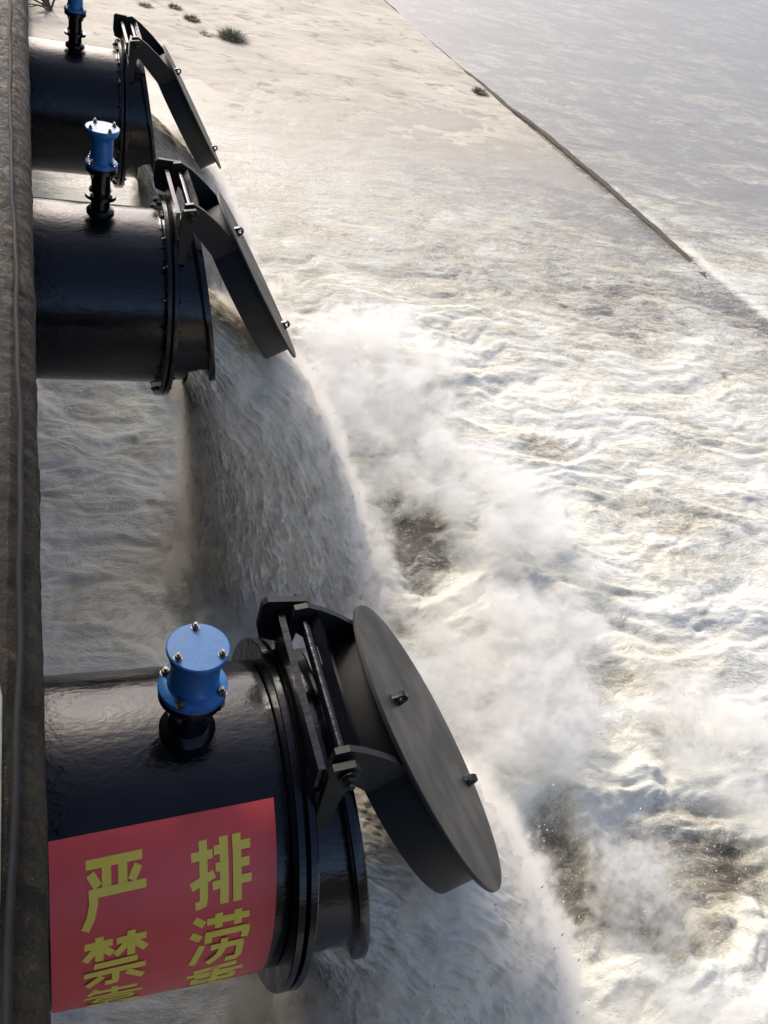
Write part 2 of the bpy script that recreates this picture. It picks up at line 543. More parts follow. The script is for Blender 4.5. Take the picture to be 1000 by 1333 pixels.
    for k in range(4):
        t = PI/4+k*PI/2 + (.25 if short else 0)
        bb = bmesh.new(); hexbolt(bb, (xv+(vr_-.013)*math.cos(t), (vr_-.013)*math.sin(t), zf+.024), (0, 0, 1), .014, .018)
        tube(bb, [(xv+(vr_-.013)*math.cos(t), (vr_-.013)*math.sin(t), zf-.065), (xv+(vr_-.013)*math.cos(t), (vr_-.013)*math.sin(t), zf+.02)], .008, 8)
        hexbolt(bb, (xv+(vr_-.013)*math.cos(t), (vr_-.013)*math.sin(t), zf-.031), (0, 0, -1), .014, .016)
        obj('flange_bolt', fix(bb), M['steel'], valve)
    return root

roots = [make_pipe(i) for i in range(3)]

# ------------------------------------------------------------------ banner with lettering, wrapped on the first pipe
def on_pipe(x, ang, r):      # ang in degrees from the top towards the near side
    a = math.radians(ang)
    return (x, -r*math.sin(a), r*math.cos(a))
bm = bmesh.new()
NX, NA = 40, 90
def ban_edge(x): return 32.0 - 4.2*x/.745
def ban_r(u, w):             # slack of the sheet: it lifts a little between its ties
    return R + .006 + .004*math.sin(w*9+u*3)*math.sin(PI*u)*.6 + .007*sstep(.8, 1., np.float64(w)) * math.sin(u*7+.5)**2
layers = []
for off in (0, .0025):
    g = []
    for iu in range(NX+1):
        u = iu/NX
        g.append([])
        for iw in range(NA+1):
            w = iw/NA
            x = u*.745 + .0 - .012*w*u
            g[-1].append(bm.verts.new(on_pipe(x+.003, ban_edge(x) + w*112, ban_r(u, w)+off)))
    layers.append(g)
    for iu in range(NX):
        for iw in range(NA):
            q = (g[iu][iw], g[iu+1][iw], g[iu+1][iw+1], g[iu][iw+1])
            bm.faces.new(q if off else q[::-1])
lo, hi = layers
for iu in range(NX):
    bm.faces.new((lo[iu][0], lo[iu+1][0], hi[iu+1][0], hi[iu][0])); bm.faces.new((lo[iu+1][NA], lo[iu][NA], hi[iu][NA], hi[iu+1][NA]))
for iw in range(NA):
    bm.faces.new((lo[0][iw+1], lo[0][iw], hi[0][iw], hi[0][iw+1])); bm.faces.new((lo[NX][iw], lo[NX][iw+1], hi[NX][iw+1], hi[NX][iw]))
banner = obj('banner', fix(bm), M['red'], None, 40)
tag(banner, 'red warning banner with yellow Chinese characters wrapped round the nearest black pipe', 'banner')

GL = {
 'yan': [[(8, 8), (92, 8)], [(38, 8), (38, 44)], [(62, 8), (62, 44)], [(14, 20), (25, 39)], [(86, 20), (75, 39)], [(11, 47), (97, 47)], [(18, 44), (18, 62), (14, 80), (5, 98)]],
 'jin': [[(4, 15), (46, 15)], [(26, 2), (26, 45)], [(24, 18), (4, 40)], [(29, 20), (46, 35)], [(52, 15), (97, 15)], [(74, 2), (74, 45)], [(72, 18), (50, 39)], [(77, 18), (97, 37)],
         [(18, 53), (84, 53)], [(3, 69), (97, 69)], [(51, 69), (51, 95), (35, 95)], [(31, 77), (8, 96)], [(68, 76), (94, 94)]],
 'pai': [[(3, 23), (37, 23)], [(22, 2), (22, 93), (9, 95)], [(2, 65), (39, 51)], [(55, 2), (55, 99)], [(39, 19), (55, 19)], [(41, 43), (55, 43)], [(36, 69), (55, 67)],
         [(76, 2), (76, 99)], [(76, 19), (98, 19)], [(76, 43), (96, 43)], [(76, 67), (99, 67)]],
 'lao': [[(8, 6), (24, 18)], [(3, 32), (19, 43)], [(22, 56), (7, 97)], [(28, 14), (97, 14)], [(47, 2), (47, 27)], [(78, 2), (78, 27)], [(31, 35), (31, 53)], [(26, 37), (98, 37)], [(93, 37), (90, 54)],
         [(36, 63), (90, 63)], [(85, 63), (83, 90), (78, 96), (62, 96)], [(58, 48), (57, 66), (50, 82), (33, 98)]],
 'kao': [[(24, 3), (11, 21)], [(18, 13), (86, 13)], [(51, 2), (51, 28)], [(4, 29), (96, 29)], [(22, 40), (80, 40)], [(22, 53), (80, 53)], [(22, 40), (22, 53)], [(79, 40), (79, 53)],
         [(38, 59), (38, 99)], [(62, 59), (62, 99)], [(8, 65), (38, 65)], [(8, 78), (38, 78)], [(4, 92), (38, 92)], [(62, 65), (92, 65)], [(62, 78), (92, 78)], [(62, 92), (97, 92)]],
 'zhong': [[(84, 5), (14, 12)], [(3, 24), (97, 24)], [(18, 35), (82, 35)], [(18, 64), (82, 64)], [(18, 35), (18, 64)], [(81, 35), (81, 64)], [(18, 49), (82, 49)], [(50, 8), (50, 95)], [(10, 79), (90, 79)], [(2, 95), (98, 95)]]}
def character(key, x0, a0, width, da):
    bm = bmesh.new()
    for si, st in enumerate(GL[key]):
        r = R + .0115 + .0004*si
        # dense polyline
        P = []
        for (ax, ay), (bx, by) in zip(st, st[1:]):
            nseg = max(1, int(math.hypot(bx-ax, by-ay)/5))
            for q in range(nseg): P.append(((ax+(bx-ax)*q/nseg), ay+(by-ay)*q/nseg))
        P.append(st[-1])
        ws = 6.5 if key in ('yan', 'pai') else (5.8 if key != 'kao' else 4.7)
        if si and abs(st[0][0]-st[-1][0]) < 4 and len(st) == 2: ws *= 1.06
        prev = None
        for q, p in enumerate(P):
            d = Vector((P[min(q+1, len(P)-1)][0]-P[max(q-1, 0)][0], P[min(q+1, len(P)-1)][1]-P[max(q-1, 0)][1])).normalized()
            nx, ny = -d.y, d.x
            pair = []
            for sgn in (-1, -.5, 0, .5, 1):
                gx, gy = p[0]+sgn*nx*ws, p[1]+sgn*ny*ws
                x = x0 + width*gx/100
                ang = a0 + da*gy/100 - 4.6*(x-x0)/.745
                u = min(max(x/.745, 0), 1); w = min(max((ang-ban_edge(x))/112, 0), 1)
                pair.append(bm.verts.new(on_pipe(x, ang, ban_r(u, w)-R + r - .008)))
            if prev:
                for z in range(4): bm.faces.new((prev[z], prev[z+1], pair[z+1], pair[z]))
            prev = pair
    bmesh.ops.recalc_face_normals(bm, faces=bm.faces)
    c = sum((f.normal.dot(f.calc_center_median()-Vector((f.calc_center_median().x, 0, 0))) for f in bm.faces))
    if c < 0: bmesh.ops.reverse_faces(bm, faces=bm.faces)
    return obj('character', bm, M['yellow'], banner)
for col_x, col_a, keys in ((.098, 38.8, ('yan', 'jin', 'kao')), (.446, 37.8, ('pai', 'lao', 'zhong'))):
    for k, key in enumerate(keys):
        character(key, col_x, col_a + k*25.0, .212, 22.6)

# ------------------------------------------------------------------ wall
def grid_obj(name, P, mat, parent=None, attrs=None, flip=False, smooth=True):
    """P: array (nu, nv, 3)"""
    nu, nv = P.shape[:2]
    me = bpy.data.meshes.new(name)
    idx = np.arange(nu*nv).reshape(nu, nv)
    q = np.stack([idx[:-1, :-1], idx[1:, :-1], idx[1:, 1:], idx[:-1, 1:]], -1).reshape(-1, 4)
    if flip: q = q[:, ::-1]
    me.vertices.add(nu*nv); me.vertices.foreach_set('co', P.reshape(-1).astype(np.float32))
    me.loops.add(q.size); me.loops.foreach_set('vertex_index', q.reshape(-1).astype(np.int32))
    me.polygons.add(len(q)); me.polygons.foreach_set('loop_start', np.arange(0, q.size, 4, dtype=np.int32))
    me.update(calc_edges=True)
    if smooth: me.polygons.foreach_set('use_smooth', np.ones(len(q), bool))
    for k, a in (attrs or {}).items():
        if a.ndim == 2:
            at = me.attributes.new(k, 'FLOAT', 'POINT'); at.data.foreach_set('value', a.reshape(-1).astype(np.float32))
        else:
            at = me.attributes.new(k, 'FLOAT_VECTOR', 'POINT'); at.data.foreach_set('vector', a.reshape(-1).astype(np.float32))
    me.materials.append(mat); me.validate()
    o = bpy.data.objects.new(name, me)
    return link(o, parent)

prof = [(-1.6, -4.2), (-1.6, 2.29), (-1.2, 2.30), (-.6, 2.30)] + [(-.6+.55*k/14, 2.30) for k in range(1, 15)] + \
       [(-.045, 2.297), (-.038, 2.292), (-.03, 2.287), (-.022, 2.28), (-.014, 2.272), (-.007, 2.26), (-.003, 2.245), (-.002, 2.225)] + \
       [(-.004, 2.2-.1*k) for k in range(0, 20)] + [(-.004, .2-.25*k) for k in range(0, 18)]
ys = np.concatenate([np.arange(-9, -2.2, .3), np.arange(-2.2, 4, .012), np.arange(4, 12, .06), np.arange(12, 60.1, .8)])
P = np.zeros((len(prof), len(ys), 3))
for k, (x, z) in enumerate(prof):
    n1 = fbm(ys*6, ys*0+z*6+x*9, 3.1+x*5, 5); n2 = fbm(ys*28, ys*0+z*25+x*40, 1.7, 4)
    vis = 1.0 if z > 2.0 and x > -.5 else .3
    amp = .011*vis
    P[k, :, 0] = x + (np.minimum(amp*n1*.6+.004*vis*n2, .0035) if x > -.5 else 0)
    P[k, :, 1] = ys
    P[k, :, 2] = z + (amp*n1+.005*vis*n2 if z > 2.2 else 0)
low = sstep(12.6, 14.0, ys)[None, :]  # far wall top lowered out of sight to let sun onto the apron
zz = P[:, :, 2]; P[:, :, 2] = np.where(zz > -2.2, zz*(1-low) + low*np.minimum(zz, -2.2+.02*zz), zz)
wall = grid_obj('retaining_wall', P, M['wall'], flip=True)
tag(wall, 'rough brown concrete wall along the left edge that the pipes come out of', 'wall')

cz = 2.303
cab = [(-.085, 6.5, cz), (-.07, 3.0, cz), (-.058, 1.08, cz), (-.046, .4, cz), (-.038, -.055, cz), (-.032, -.6, cz), (-.031, -.96, cz), (-.039, -1.23, cz), (-.045, -1.54, cz), (-.06, -2.1, cz), (-.09, -3.0, cz)]
# smooth it by Catmull-Rom
def catmull(p, m=12):
    out = []
    for i in range(len(p)-1):
        p0, p1, p2, p3 = (Vector(p[max(i-1, 0)]), Vector(p[i]), Vector(p[i+1]), Vector(p[min(i+2, len(p)-1)]))
        for k in range(m):
            t = k/m
            out.append(.5*((2*p1)+(p2-p0)*t+(2*p0-5*p1+4*p2-p3)*t*t+(3*p1-p0-3*p2+p3)*t**3))
    out.append(Vector(p[-1])); return out
cp = [Vector((v.x+.0018*math.sin(v.y*9)+.001*math.sin(v.y*23), v.y, v.z+.006+.002*math.sin(v.y*14))) for v in catmull(cab)]
bm = bmesh.new(); tube(bm, cp, .0055, 12)
tag(obj('cable', fix(bm), M['cable'], None, 60), 'thin black cable lying along the top of the brown wall', 'cable')
bm = bmesh.new(); tube(bm, [(-.066, -1.06, cz+.008), (-.059, -1.12, cz+.008), (-.0585, -1.3, cz+.008), (-.058, -1.41, cz+.008), (-.058, -1.45, cz+.008)], [.002, .0042, .0045, .0042, .002], 12)
tag(obj('conduit', fix(bm), M['pale'], None, 60), 'short pale green conduit on the wall beside the black cable', 'conduit')

# ------------------------------------------------------------------ setting: ground, apron, kerb, water
bm = bmesh.new()
for x, y in ((-600, -600), (900, -600), (900, 1200), (-600, 1200)): bm.verts.new((x, y, -4.0))
bm.faces.new(bm.verts)
tag(obj('ground', bm, M['mud']), kind='structure')

def kerb_x(y): return 9.75 + (27.2-y)*.087
def nonuni(segs):
    out = []
    for a, b, s in segs: out.append(np.arange(a, b, s))
    return np.concatenate(out)
ax = nonuni([(0.0, 12.6, .09)]); ay = nonuni([(8.0, 24, .06), (24, 70, .6)])
X, Y = np.meshgrid(ax, ay, indexing='ij')
kx = kerb_x(Y)
Xs = X/12.5*(kx-.02)
Zap = -2.72 + .22*sstep(8, 17, Y) + .012*(Y-17)*(Y > 17) + .035*fbm(Xs*.5, Y*.5, 4.2, 5) + .016*fbm(Xs*3, Y*3, 2.2, 4)
P = np.stack([Xs, Y, Zap], -1)
tag(grid_obj('apron', P, M['apron']), kind='structure')

ky = nonuni([(6.0, 30, .08), (30, 70, 1.0)])
kp = [(-.0, -3.2), (-.0, -.02), (.012, .0), (.14, .0), (.16, -.02), (.18, -1.2)]
P = np.zeros((len(kp), len(ky), 3))
kz = -2.455 - .075*sstep(14.5, 9.0, ky) + .035*fbm(ky*.9, ky*0, 1.1, 5)
for k, (dx, dzz) in enumerate(kp):
    P[k, :, 0] = kerb_x(ky)+dx + .16*fbm(ky*.33, ky*0, 6.1, 6) + .10*np.sin(ky*.45+1.) + .02*fbm(ky*3, ky*0+dx*3, 6.1, 4)
    P[k, :, 1] = ky
    P[k, :, 2] = (kz+dzz + .02*fbm(ky*2.2, ky*0+dx*9, 8.1, 4)) if dzz > -.5 else -2.5+dzz
tag(grid_obj('kerb', P, M['kerb'], flip=True), kind='structure')

wx = nonuni([(-.02, 6.6, .022), (6.6, 12, .035), (12, 20, .09), (20, 90, .9)])
wy = nonuni([(-6, -2.2, .06), (-2.2, 6.2, .022), (6.2, 12, .034), (12, 20, .06), (20, 100, .7)])
X, Y = np.meshgrid(wx, wy, indexing='ij')
wxp = fbm(X*.55, Y*.55, 1.3, 4)*.7; wyp = fbm(X*.55+31, Y*.55, 2.3, 3)*.7
land = [(2.75, .25), (2.6, 3.55), (2.55, 7.3)]
spl = np.zeros_like(X)
for (lx, ly), w in zip(land, (1., .95, .8)):
    dd = np.hypot((X-(lx+1.3))/1.9, (Y-(ly+.1))/1.5)
    spl = np.maximum(spl, w*np.exp(-dd**2*1.2))
turb = sstep(13.5, 4.5, Y - .15*X)*sstep(13.5, 8.5, X)
turb = np.clip(turb, 0, 1)
near = sstep(2.4, .6, X)                # slack water at the foot of the wall
amp = .010 + .062*turb*(1+.25*near) + .15*spl
b1 = billow((X+1.3*wxp)*.55, (Y+1.3*wyp)*1.05, .7, 4, .48)
b2 = billow((X*.8+wxp)*1.7, (Y+wyp)*3.1, 5.7, 4, .52)
b3 = fbm(X*7, Y*9, 9.7, 3)
Z = WATER_Z + amp*((b1-.45)*1.6 + (b2-.45)*.5 + b3*.14)
# holes: dark, smooth troughs where the jets have driven the water down (x, y, rx, ry, depth)
holes = [(3.42, 4.15, .44, .78, 1.0), (3.0, 5.0, .3, .3, .45), (3.35, 3.15, .32, .22, .75), (2.75, 7.35, .35, .45, .8), (3.55, .62, .30, .6, 1.0), (4.3, .40, 1.0, .5, 1.0), (4.7, .9, .5, .3, .55), (4.35, -.05, .35, .22, .7),
         (3.75, .28, .3, .2, .7), (4.5, 2.2, .5, .25, .3), (8.6, 8.9, 1.0, .55, .28), (3.7, -.75, .5, .15, .5), (5.6, 5.6, .55, .3, .3), (6.5, 4.4, .8, .35, .28)]
hole = np.zeros_like(X)
for hx, hy, rx, ry, d in holes:
    dd = np.hypot((X+wxp*.45-hx)/rx, (Y+wyp*.45-hy)/ry) + .5*fbm(X*3.3, Y*3.3, 4.4, 4)
    hole = np.maximum(hole, d*sstep(1.25, .55, dd))
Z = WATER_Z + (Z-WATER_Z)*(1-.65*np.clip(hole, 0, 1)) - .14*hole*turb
foam = .20*turb + .52*sstep(14.2, 8.6, Y+.28*(X-2)+1.6*wyp)*sstep(12.6, 8.4, X+.9*wxp) + .34*spl
foam = np.maximum(foam, .30*sstep(18.2, 11.5, Y+.2*(X-2)+1.2*wyp)*sstep(12.5, 8, X))
foam = foam*(1-.1*near) + .26*near*turb
tri = sstep(2.6, .3, kerb_x(Y)-X)*sstep(10.6, 12.4, Y+.5*wyp)
foam = foam*(1-.75*tri)
foam = foam + .10*fbm(X*.7, Y*.9, 3.3, 4)
foam = np.clip(foam + .06*turb - .9*hole, 0, 1)
calm = sstep(9.0, 14.0, Y+.4*wyp)*sstep(-.3, .4, X-kerb_x(Y))
calm = np.maximum(calm, sstep(14, 22, X))
calm = np.maximum(calm, .55*sstep(11, 15, Y))
foam = np.clip(foam + .18*sstep(18.5, 14.5, Y+.5*X+1.2*wyp)*sstep(10, 14, Y)*sstep(9, 6, X), 0, 1)
foam *= 1-.95*np.clip(sstep(-.1, .5, X-kerb_x(Y))*sstep(9.5, 12, Y+.8*wyp), 0, 1)
zgrid = -2.72 + .22*sstep(8, 17, Y) + .012*(Y-17)*(Y > 17) + .035*fbm(X*.5, Y*.5, 4.2, 5)
shore = sstep(-.10, -.005, zgrid-WATER_Z)*sstep(.1, -.2, X-kerb_x(Y))
mud = np.clip(.15 - .25*sstep(2.6, .3, kerb_x(Y)-X)*sstep(10.6, 12.4, Y) + .75*sstep(8.5, 12, Y) + .25*fbm(X*.8, Y*.8, 8.8, 4), 0, 1)*sstep(.4, -.1, X-kerb_x(Y))
right = sstep(.0, .35, X-kerb_x(Y))
edge_ = right*sstep(15.5, 10.5, Y+1.2*wyp)
foam = np.maximum(foam, .50*edge_*sstep(22, 14, X))
foam = np.clip(foam + (.25+.5*fbm(X*1.5, Y*1.5, 2.9, 3))*np.exp(-((X-kerb_x(Y)-.32+.25*wxp)/.14)**2)*sstep(16, 12, Y), 0, 1)
calm = calm*(1-.8*edge_*sstep(20, 13, X))
mud = np.maximum(mud, .75*right)
mud = np.clip(mud*(1-.6*hole), 0, 1)
P = np.stack([X, Y, Z], -1)
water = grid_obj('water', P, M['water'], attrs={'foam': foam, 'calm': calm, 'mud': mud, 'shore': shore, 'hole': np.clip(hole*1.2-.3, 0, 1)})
tag(water, kind='structure')

# ------------------------------------------------------------------ the three jets
JL = ['broad brown water jet pouring from the nearest pipe behind its open flap',
      'wide curtain of brown water falling from the middle pipe',
      'greyish water jet falling from the farthest pipe behind the middle flap']
def make_jet(i):
    y0, z0, (dx, dz), A = PIPES[i]
    n_s, n_t = 340, 560
    s = np.linspace(0, 1, n_s)[:, None]; th = np.linspace(0, 2*PI, n_t)[None, :]
    # upper and lower bounding paths in x,z
    tipx = dx - .05 - .19*math.cos(A) + .56*math.sin(A)
    tipz = dz - .19*math.sin(A) - .56*math.cos(A)
    def upper(q):
        x0, za = 1.0, z0+.10
        a = np.clip(q/.3, 0, 1)
        x = x0 + (tipx-x0)*a; z = za + (tipz-za)*a**1.25
        b = np.clip((q-.3)/.7, 0, 1)
        fall = (tipz - (WATER_Z-.15))
        x = x + (1.5, 1.36, 1.1)[i]*b**.66; z = z - fall*b**1.12
        return x, z
    def lower(q):
        x0, za = 1.0, z0-.545
        x = x0 + .30*q**.75; z = za - (za-(WATER_Z-.15))*q**1.3
        return x, z
    ux, uz = upper(s); lx, lz = lower(s)
    cx, cz_ = (ux+lx)/2, (uz+lz)/2
    hx, hz = (ux-lx)/2, (uz-lz)/2
    wid = .50 + (.62 if i == 0 else .48)*s**(1. if i == 0 else 1.2)
    ct, st = np.cos(th), np.sin(th)
    # superellipse section
    pw = .8
    cc = np.sign(ct)*np.abs(ct)**pw; ss = np.sign(st)*np.abs(st)**pw
    Xj = cx + hx*cc; Zj = cz_ + hz*cc; Yj = y0 + wid*ss
    flow = np.stack([np.broadcast_to(th/(2*PI)*4.2+i*7, Xj.shape), np.broadcast_to(s*3.0, Xj.shape), np.broadcast_to(np.cos(th)*.5+0*s, Xj.shape)], -1)
    # ragged surface: streaks along the flow
    u, v = ct*1.6+i*5, st*1.6
    nz = .6*fbm(u*2.2, v*2.2, s*4.5+0*u, 4) + .28*(billow(u*4.5, v*4.5, s*9+2+0*u, 4)-.4) + .5*fbm(u*11, v*11, s*19+0*u, 4) + (.15+.55*s)*fbm(u*26, v*26, s*50+0*u, 4)
    a = (.02+.15*s**.9)*nz + .25*np.clip(s-.75, 0, 1)**1.2
    gx = hz*cc*0 + (ct*np.abs(hz)+.2*ct); gz = (ct*np.abs(hx)*.6)
    nl = np.sqrt(gx**2+st**2+gz**2)+1e-6
    Xj = Xj + a*gx/nl; Yj = Yj + a*1.3*st/nl; Zj = Zj + a*gz/nl
    P = np.stack([Xj, Yj, Zj], -1)
    P[:, -1] = P[:, 0]
    j = grid_obj('water_jet', P, M['jet'], attrs={'flow': flow, 'age': np.broadcast_to(s, Xj.shape).copy()})
    tag(j, JL[i], 'water jet', 'jets of water leaving the pipes')
    rg_ = np.random.default_rng(i)
    sel = P[70:318:7, ::11].reshape(-1, 3)
    base_ = P[278:330:7, ::15].reshape(-1, 3); base_ = base_ + rg_.normal(size=base_.shape)*np.array([.16, .22, .05])
    JET_PTS.append((j, np.concatenate([sel, base_]), y0))
    return j
JET_PTS = []
for i in range(3): make_jet(i)

# ------------------------------------------------------------------ spray: a volume of fine white mist over the splash zones
def spray_points():
    rng = np.random.default_rng(5)
    pts = []
    def arc(cx, cy, r0, r1, a0, a1, n, h0, h1, jit=.12):
        for k in range(n):
            a = math.radians(rng.uniform(a0, a1)); r = rng.uniform(r0, r1)
            t = (r-r0)/max(r1-r0, 1e-3)
            h = h0 + (h1-h0)*math.sin(PI*min(1, t*.8+.2))*rng.uniform(.3, 1)
            pts.append((cx+r*math.cos(a)+rng.normal()*jit, cy+r*math.sin(a)*1.1+rng.normal()*jit, WATER_Z+h))
    arc(2.65, 3.3, 1.15, 2.1, -70, -8, 52, .0, .38)
    arc(2.65, 3.5, 1.55, 2.6, 0, 55, 40, .0, .38)
    arc(2.5, 7.2, .6, 2.3, -70, 25, 85, .05, .6)
    arc(2.8, -.1, 1.0, 2.3, -85, -25, 60, .0, .4)
    arc(2.8, .6, 1.0, 2.2, 38, 85, 50, .05, .45)
    arc(2.8, .1, 2.5, 3.4, -25, 40, 24, .0, .2)
    arc(4.0, .38, .0, .22, 0, 360, 9, .0, .22, .05)
    arc(2.1, -.3, .3, 1.2, -110, -20, 40, .0, .3)
    arc(2.0, 3.5, .2, 1.0, 150, 300, 34, .0, .18)
    return pts
pts = spray_points()
def mist_mat(name, dens, col):
    t = NT(name); t.t.nodes.remove(t.b)
    pv = t.n('ShaderNodeVolumePrincipled'); pv.inputs['Color'].default_value = (*col, 1); pv.inputs['Density'].default_value = dens
    pv.inputs['Anisotropy'].default_value = .1
    t.l(pv.outputs[0], t.out.inputs['Volume']); return t.m
def mist_field(name, mat, lo, hi, res, reach, warp_amp, warp_scale, nscale, stretch, n0, n1, floor):
    """a density grid round the object's own points: noise-warped distance times streaked noise"""
    ng = bpy.data.node_groups.new(name, 'GeometryNodeTree')
    ng.interface.new_socket('Geometry', in_out='INPUT', socket_type='NodeSocketGeometry')
    ng.interface.new_socket('Geometry', in_out='OUTPUT', socket_type='NodeSocketGeometry')
    N = ng.nodes; L = ng.links
    gi = N.new('NodeGroupInput'); go = N.new('NodeGroupOutput')
    pos = N.new('GeometryNodeInputPosition')
    prox = N.new('GeometryNodeProximity'); prox.target_element = 'POINTS'
    L.new(gi.outputs[0], prox.inputs[0])
    vm = N.new('ShaderNodeVectorMath'); vm.operation = 'MULTIPLY'; vm.inputs[1].default_value = stretch
    L.new(pos.outputs[0], vm.inputs[0])
    def gmath(op, a, b=None):
        nd = N.new('ShaderNodeMath'); nd.operation = op
        for k, v in enumerate((a, b)):
            if isinstance(v, (int, float)): nd.inputs[k].default_value = v
            else: L.new(v, nd.inputs[k])
        return nd.outputs[0]
    def gnoise(scale, detail, rough, dist):
        nd = N.new('ShaderNodeTexNoise'); nd.inputs['Scale'].default_value = scale; nd.inputs['Detail'].default_value = detail
        nd.inputs['Roughness'].default_value = rough; nd.inputs['Distortion'].default_value = dist
        L.new(vm.outputs[0], nd.inputs['Vector']); return nd.outputs['Fac']
    def gramp(v, a, b, c, d):
        m = N.new('ShaderNodeMapRange'); m.interpolation_type = 'SMOOTHSTEP'
        for k, q in (('From Min', a), ('From Max', b), ('To Min', c), ('To Max', d)): m.inputs[k].default_value = q
        L.new(v, m.inputs['Value']); return m.outputs[0]
    warp = gmath('MULTIPLY', gmath('SUBTRACT', gnoise(warp_scale, 6, .62, 1.0), .5), warp_amp)
    edge = gramp(gmath('ADD', prox.outputs['Distance'], warp), reach, .02, 0., 1.)
    tex = gramp(gnoise(nscale, 7, .7, 1.4), n0, n1, floor, 1.)
    den = gmath('MULTIPLY', edge, tex)
    vc = N.new('GeometryNodeVolumeCube')
    vc.inputs['Min'].default_value = lo; vc.inputs['Max'].default_value = hi
    for k, r in zip('XYZ', res): vc.inputs['Resolution '+k].default_value = r
    L.new(den, vc.inputs['Density'])
    sm = N.new('GeometryNodeSetMaterial'); sm.inputs['Material'].default_value = mat
    L.new(vc.outputs[0], sm.inputs[0]); L.new(sm.outputs[0], go.inputs[0])
    return ng
def mist(name, pts, ng, mat, parent=None):
    me = bpy.data.meshes.new(name); me.from_pydata([tuple(p) for p in pts], [], []); me.materials.append(mat)
    o = link(bpy.data.objects.new(name, me), parent); o['kind'] = 'stuff'
    md = o.modifiers.new('field', 'NODES'); md.node_group = ng
    return o
MIST = mist_mat('white_spray_mist', 11.0, (.985, .98, .955))
FROTH = mist_mat('tan_falling_froth', 13.0, (.965, .935, .87))
mist('spray', pts, mist_field('spray_field', MIST, (1.2, -2.6, -2.85), (6.4, 10.0, -1.2), (230, 540, 70), .30, .85, 3.2, 10.0, (1, 1, 1), .45, .63, .03), MIST)
for j, p, y0 in JET_PTS:
    mist('froth', p, mist_field('froth_field', FROTH, (1.0, y0-1.7, -2.75), (4.0, y0+1.7, .1), (132, 150, 124), .13, .44, 7.0, 16.0, (1, 1, .5), .46, .60, .01), FROTH, j)

# droplets: countless, one object
rng = np.random.default_rng(9)
bm = bmesh.new()
base = [Vector(v) for v in ((1, 0, 0), (-1, 0, 0), (0, 1, 0), (0, -1, 0), (0, 0, 1), (0, 0, -1))]
tri = [(0, 2, 4), (2, 1, 4), (1, 3, 4), (3, 0, 4), (2, 0, 5), (1, 2, 5), (3, 1, 5), (0, 3, 5)]
cl = [(4.0, 3.0, 1.2, 1.0, 900), (4.3, .3, 1.4, 1.0, 900), (3.6, 7.0, 1.2, 1.2, 700), (3.3, 4.1, .45, .7, 420), (4.3, .45, .9, .5, 800), (2.8, 7.2, .5, .6, 260), (3.4, 3.0, .6, .5, 300), (3.3, .7, .4, .6, 260), (4.2, 7.6, .9, .7, 300), (3.0, -.9, .7, .5, 260), (4.6, 2.6, .9, .8, 260)]
for cx, cy, sx, sy, n in cl:
    n = int(n*.3)
    for k in range(n):
        p = Vector((cx+rng.normal()*sx*.6, cy+rng.normal()*sy*.6, WATER_Z+.03+abs(rng.normal())*.22))
        r = min(.0022+rng.exponential(.0017), .008)
        e = Vector((1, 1, 1+abs(rng.normal())*.6))
        vs = [bm.verts.new(p+Vector((b.x*e.x, b.y*e.y, b.z*e.z))*r) for b in base]
        for f in tri: bm.faces.new([vs[q] for q in f])
for j_, jp, y0 in JET_PTS:                    # drops torn off the falling sheets
    for k in range(1500):
        b_ = jp[rng.integers(len(jp))]
        p = Vector(b_) + Vector((rng.normal()*.075+.03, rng.normal()*.09, rng.normal()*.08))
        r = min(.0018+rng.exponential(.0017), .008); e = Vector((1, 1, 1.5+2.5*rng.random()))
        vs = [bm.verts.new(p+Vector((b.x*e.x, b.y*e.y, b.z*e.z))*r) for b in base]
        for f in tri: bm.faces.new([vs[q] for q in f])
t = NT('white_droplets'); t.set(Base_Color=(.8, .78, .74), Roughness=.25)
tag(obj('spray_droplets', bm, t.m, None, 180), kind='stuff')

# ------------------------------------------------------------------ dry plants on the far apron
def zap(x, y):
    i = int(np.argmin(np.abs(ay-y))); j = int(np.argmin(np.abs(Xs[:, i]-x))); return float(Zap[j, i])
def tuft(x, y, r, h, n, label, seed):
    rg = random.Random(seed); bm = bmesh.new()
    for k in range(n):
        a = rg.uniform(0, 2*PI); q = r*math.sqrt(rg.random())*.6
        bx, by = q*math.cos(a), q*math.sin(a)
        d = Vector((math.cos(a)*rg.uniform(.2, 1)*r, math.sin(a)*rg.uniform(.2, 1)*r, h*rg.uniform(.2, .8)*(.35+.65*rg.random())))
        w = rg.uniform(.004, .009); side = Vector((-math.sin(a+rg.uniform(-1, 1)), math.cos(a), 0)).normalized()*w
        b = Vector((bx, by, -.03)); m_ = b+d*.55+Vector((0, 0, h*.12)); e = b+d
        v = [bm.verts.new(p) for p in (b-side, b+side, m_+side*.7, m_-side*.7, e)]
        bm.faces.new((v[0], v[1], v[2], v[3])); bm.faces.new((v[3], v[2], v[4]))
    o = obj('grass_tuft', bm, M['grass']); o.location = (x, y, zap(x, y))
    tag(o, label, 'grass', 'dry grass tufts on the sandy apron')
tuft(4.32, 20.6, .34, .34, 780, 'largest dry grass tuft, alone on the pale apron at the water edge', 1)
tuft(3.55, 21.6, .20, .20, 330, 'small dry grass tuft just left of the largest tuft', 2)
tuft(3.25, 22.3, .17, .18, 270, 'small dry grass tuft near the picture top above the far flap', 3)
tuft(3.75, 20.6, .16, .12, 210, 'low sparse grass tuft between the largest tuft and the far flap', 4)
tuft(2.55, 22.0, .17, .16, 240, 'leftmost of the small grass tufts, nearest the farthest pipe', 5)
tuft(10.1, 19.4, .22, .2, 360, 'grass tuft growing at the diagonal kerb line beside the river', 6)

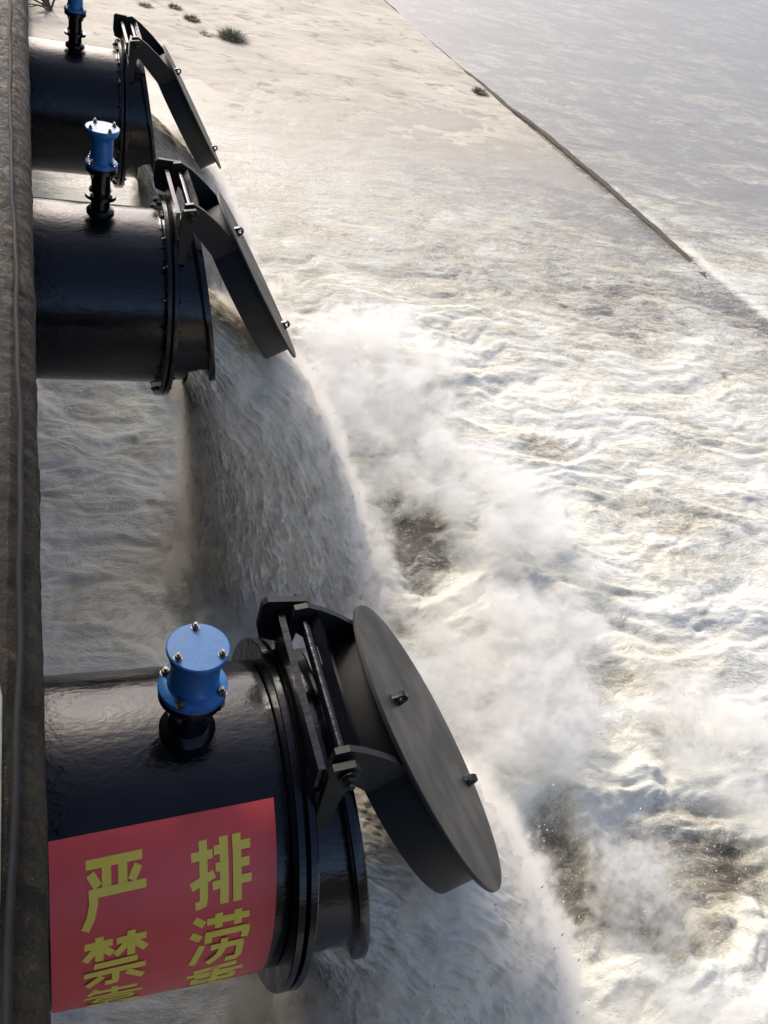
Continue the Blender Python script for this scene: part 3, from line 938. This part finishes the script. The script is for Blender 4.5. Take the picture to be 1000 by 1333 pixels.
rg = random.Random(3)
bm = bmesh.new()
def branch(p, d, L_, r, depth):
    pts_ = [p]; q = p.copy(); dd = d.copy()
    for k in range(5):
        dd = (dd + Vector((rg.uniform(-.35, .35), rg.uniform(-.35, .35), rg.uniform(-.2, .25)))).normalized()
        q = q + dd*L_/5; q.z = max(q.z, -.05); pts_.append(q.copy())
        if depth and k > 0 and rg.random() < .7:
            branch(q.copy(), (dd+Vector((rg.uniform(-.9, .9), rg.uniform(-.9, .9), rg.uniform(-.1, .5)))).normalized(), L_*.6, r*.6, depth-1)
    tube(bm, pts_, [r*(1-.13*k) for k in range(6)], 6)
for k in range(9):
    a = rg.uniform(0, 2*PI)
    branch(Vector((rg.uniform(-.15, .15), rg.uniform(-.3, .3), 0)), Vector((math.cos(a)*.7, math.sin(a)*.9, rg.uniform(.2, .8))).normalized(), rg.uniform(.7, 1.2), .024, 2)
shrub = obj('dry_shrub', fix(bm), M['twig'], None, 60); shrub.location = (.45, 20.6, zap(.45, 20.6))
tag(shrub, 'bare twisted dry shrub beside the wall in the far left corner', 'shrub')

# ------------------------------------------------------------------ camera
cam = bpy.data.cameras.new('camera'); co = link(bpy.data.objects.new('camera', cam))
pitch, yaw, roll, f = .680, .468, .285, 1199.86
F = Vector((math.sin(yaw)*math.cos(pitch), math.cos(yaw)*math.cos(pitch), -math.sin(pitch)))
Rt = F.cross(Vector((0, 0, 1))).normalized(); U = Rt.cross(F)
c, s = math.cos(roll), math.sin(roll)
R2 = c*Rt + s*U; U2 = -s*Rt + c*U
mtx = Matrix((R2, U2, -F)).transposed().to_4x4(); mtx.translation = Vector((-.003, -1.971, 3.408))
co.matrix_world = mtx
cam.sensor_fit = 'HORIZONTAL'; cam.sensor_width = 36; cam.lens = 36*f/1000
cam.clip_start = .05; cam.clip_end = 3000
S.camera = co

# ------------------------------------------------------------------ light
el = math.radians(36); sx, sy = -.17, .985
w = bpy.data.worlds.new('World'); S.world = w; w.use_nodes = True
bg = w.node_tree.nodes['Background']
sky = w.node_tree.nodes.new('ShaderNodeTexSky'); sky.sky_type = 'NISHITA'; sky.sun_disc = False
sky.sun_elevation = el; sky.sun_rotation = math.atan2(sx, sy)
sky.dust_density = 2.8; sky.air_density = .45; sky.ozone_density = .0
w.node_tree.links.new(sky.outputs[0], bg.inputs[0]); bg.inputs[1].default_value = .15
sd = bpy.data.lights.new('sun', 'SUN'); sd.energy = 1.0; sd.angle = math.radians(11.0); sd.color = (1, .95, .86)
so = link(bpy.data.objects.new('sun', sd))
hl = math.hypot(sx, sy)
sv = Vector((sx/hl*math.cos(el), sy/hl*math.cos(el), math.sin(el)))
so.rotation_euler = sv.to_track_quat('Z', 'Y').to_euler(); so.location = sv*30

S.view_settings.view_transform = 'Standard'; S.view_settings.look = 'None'
S.view_settings.exposure = 1.1; S.view_settings.gamma = 1
S.render.engine = 'CYCLES'
S.cycles.use_denoising = True
S.cycles.max_bounces = 8; S.cycles.volume_bounces = 3; S.cycles.diffuse_bounces = 3
S.cycles.volume_step_rate = 1.5; S.cycles.volume_max_steps = 256
S.cycles.caustics_reflective = False; S.cycles.caustics_refractive = False
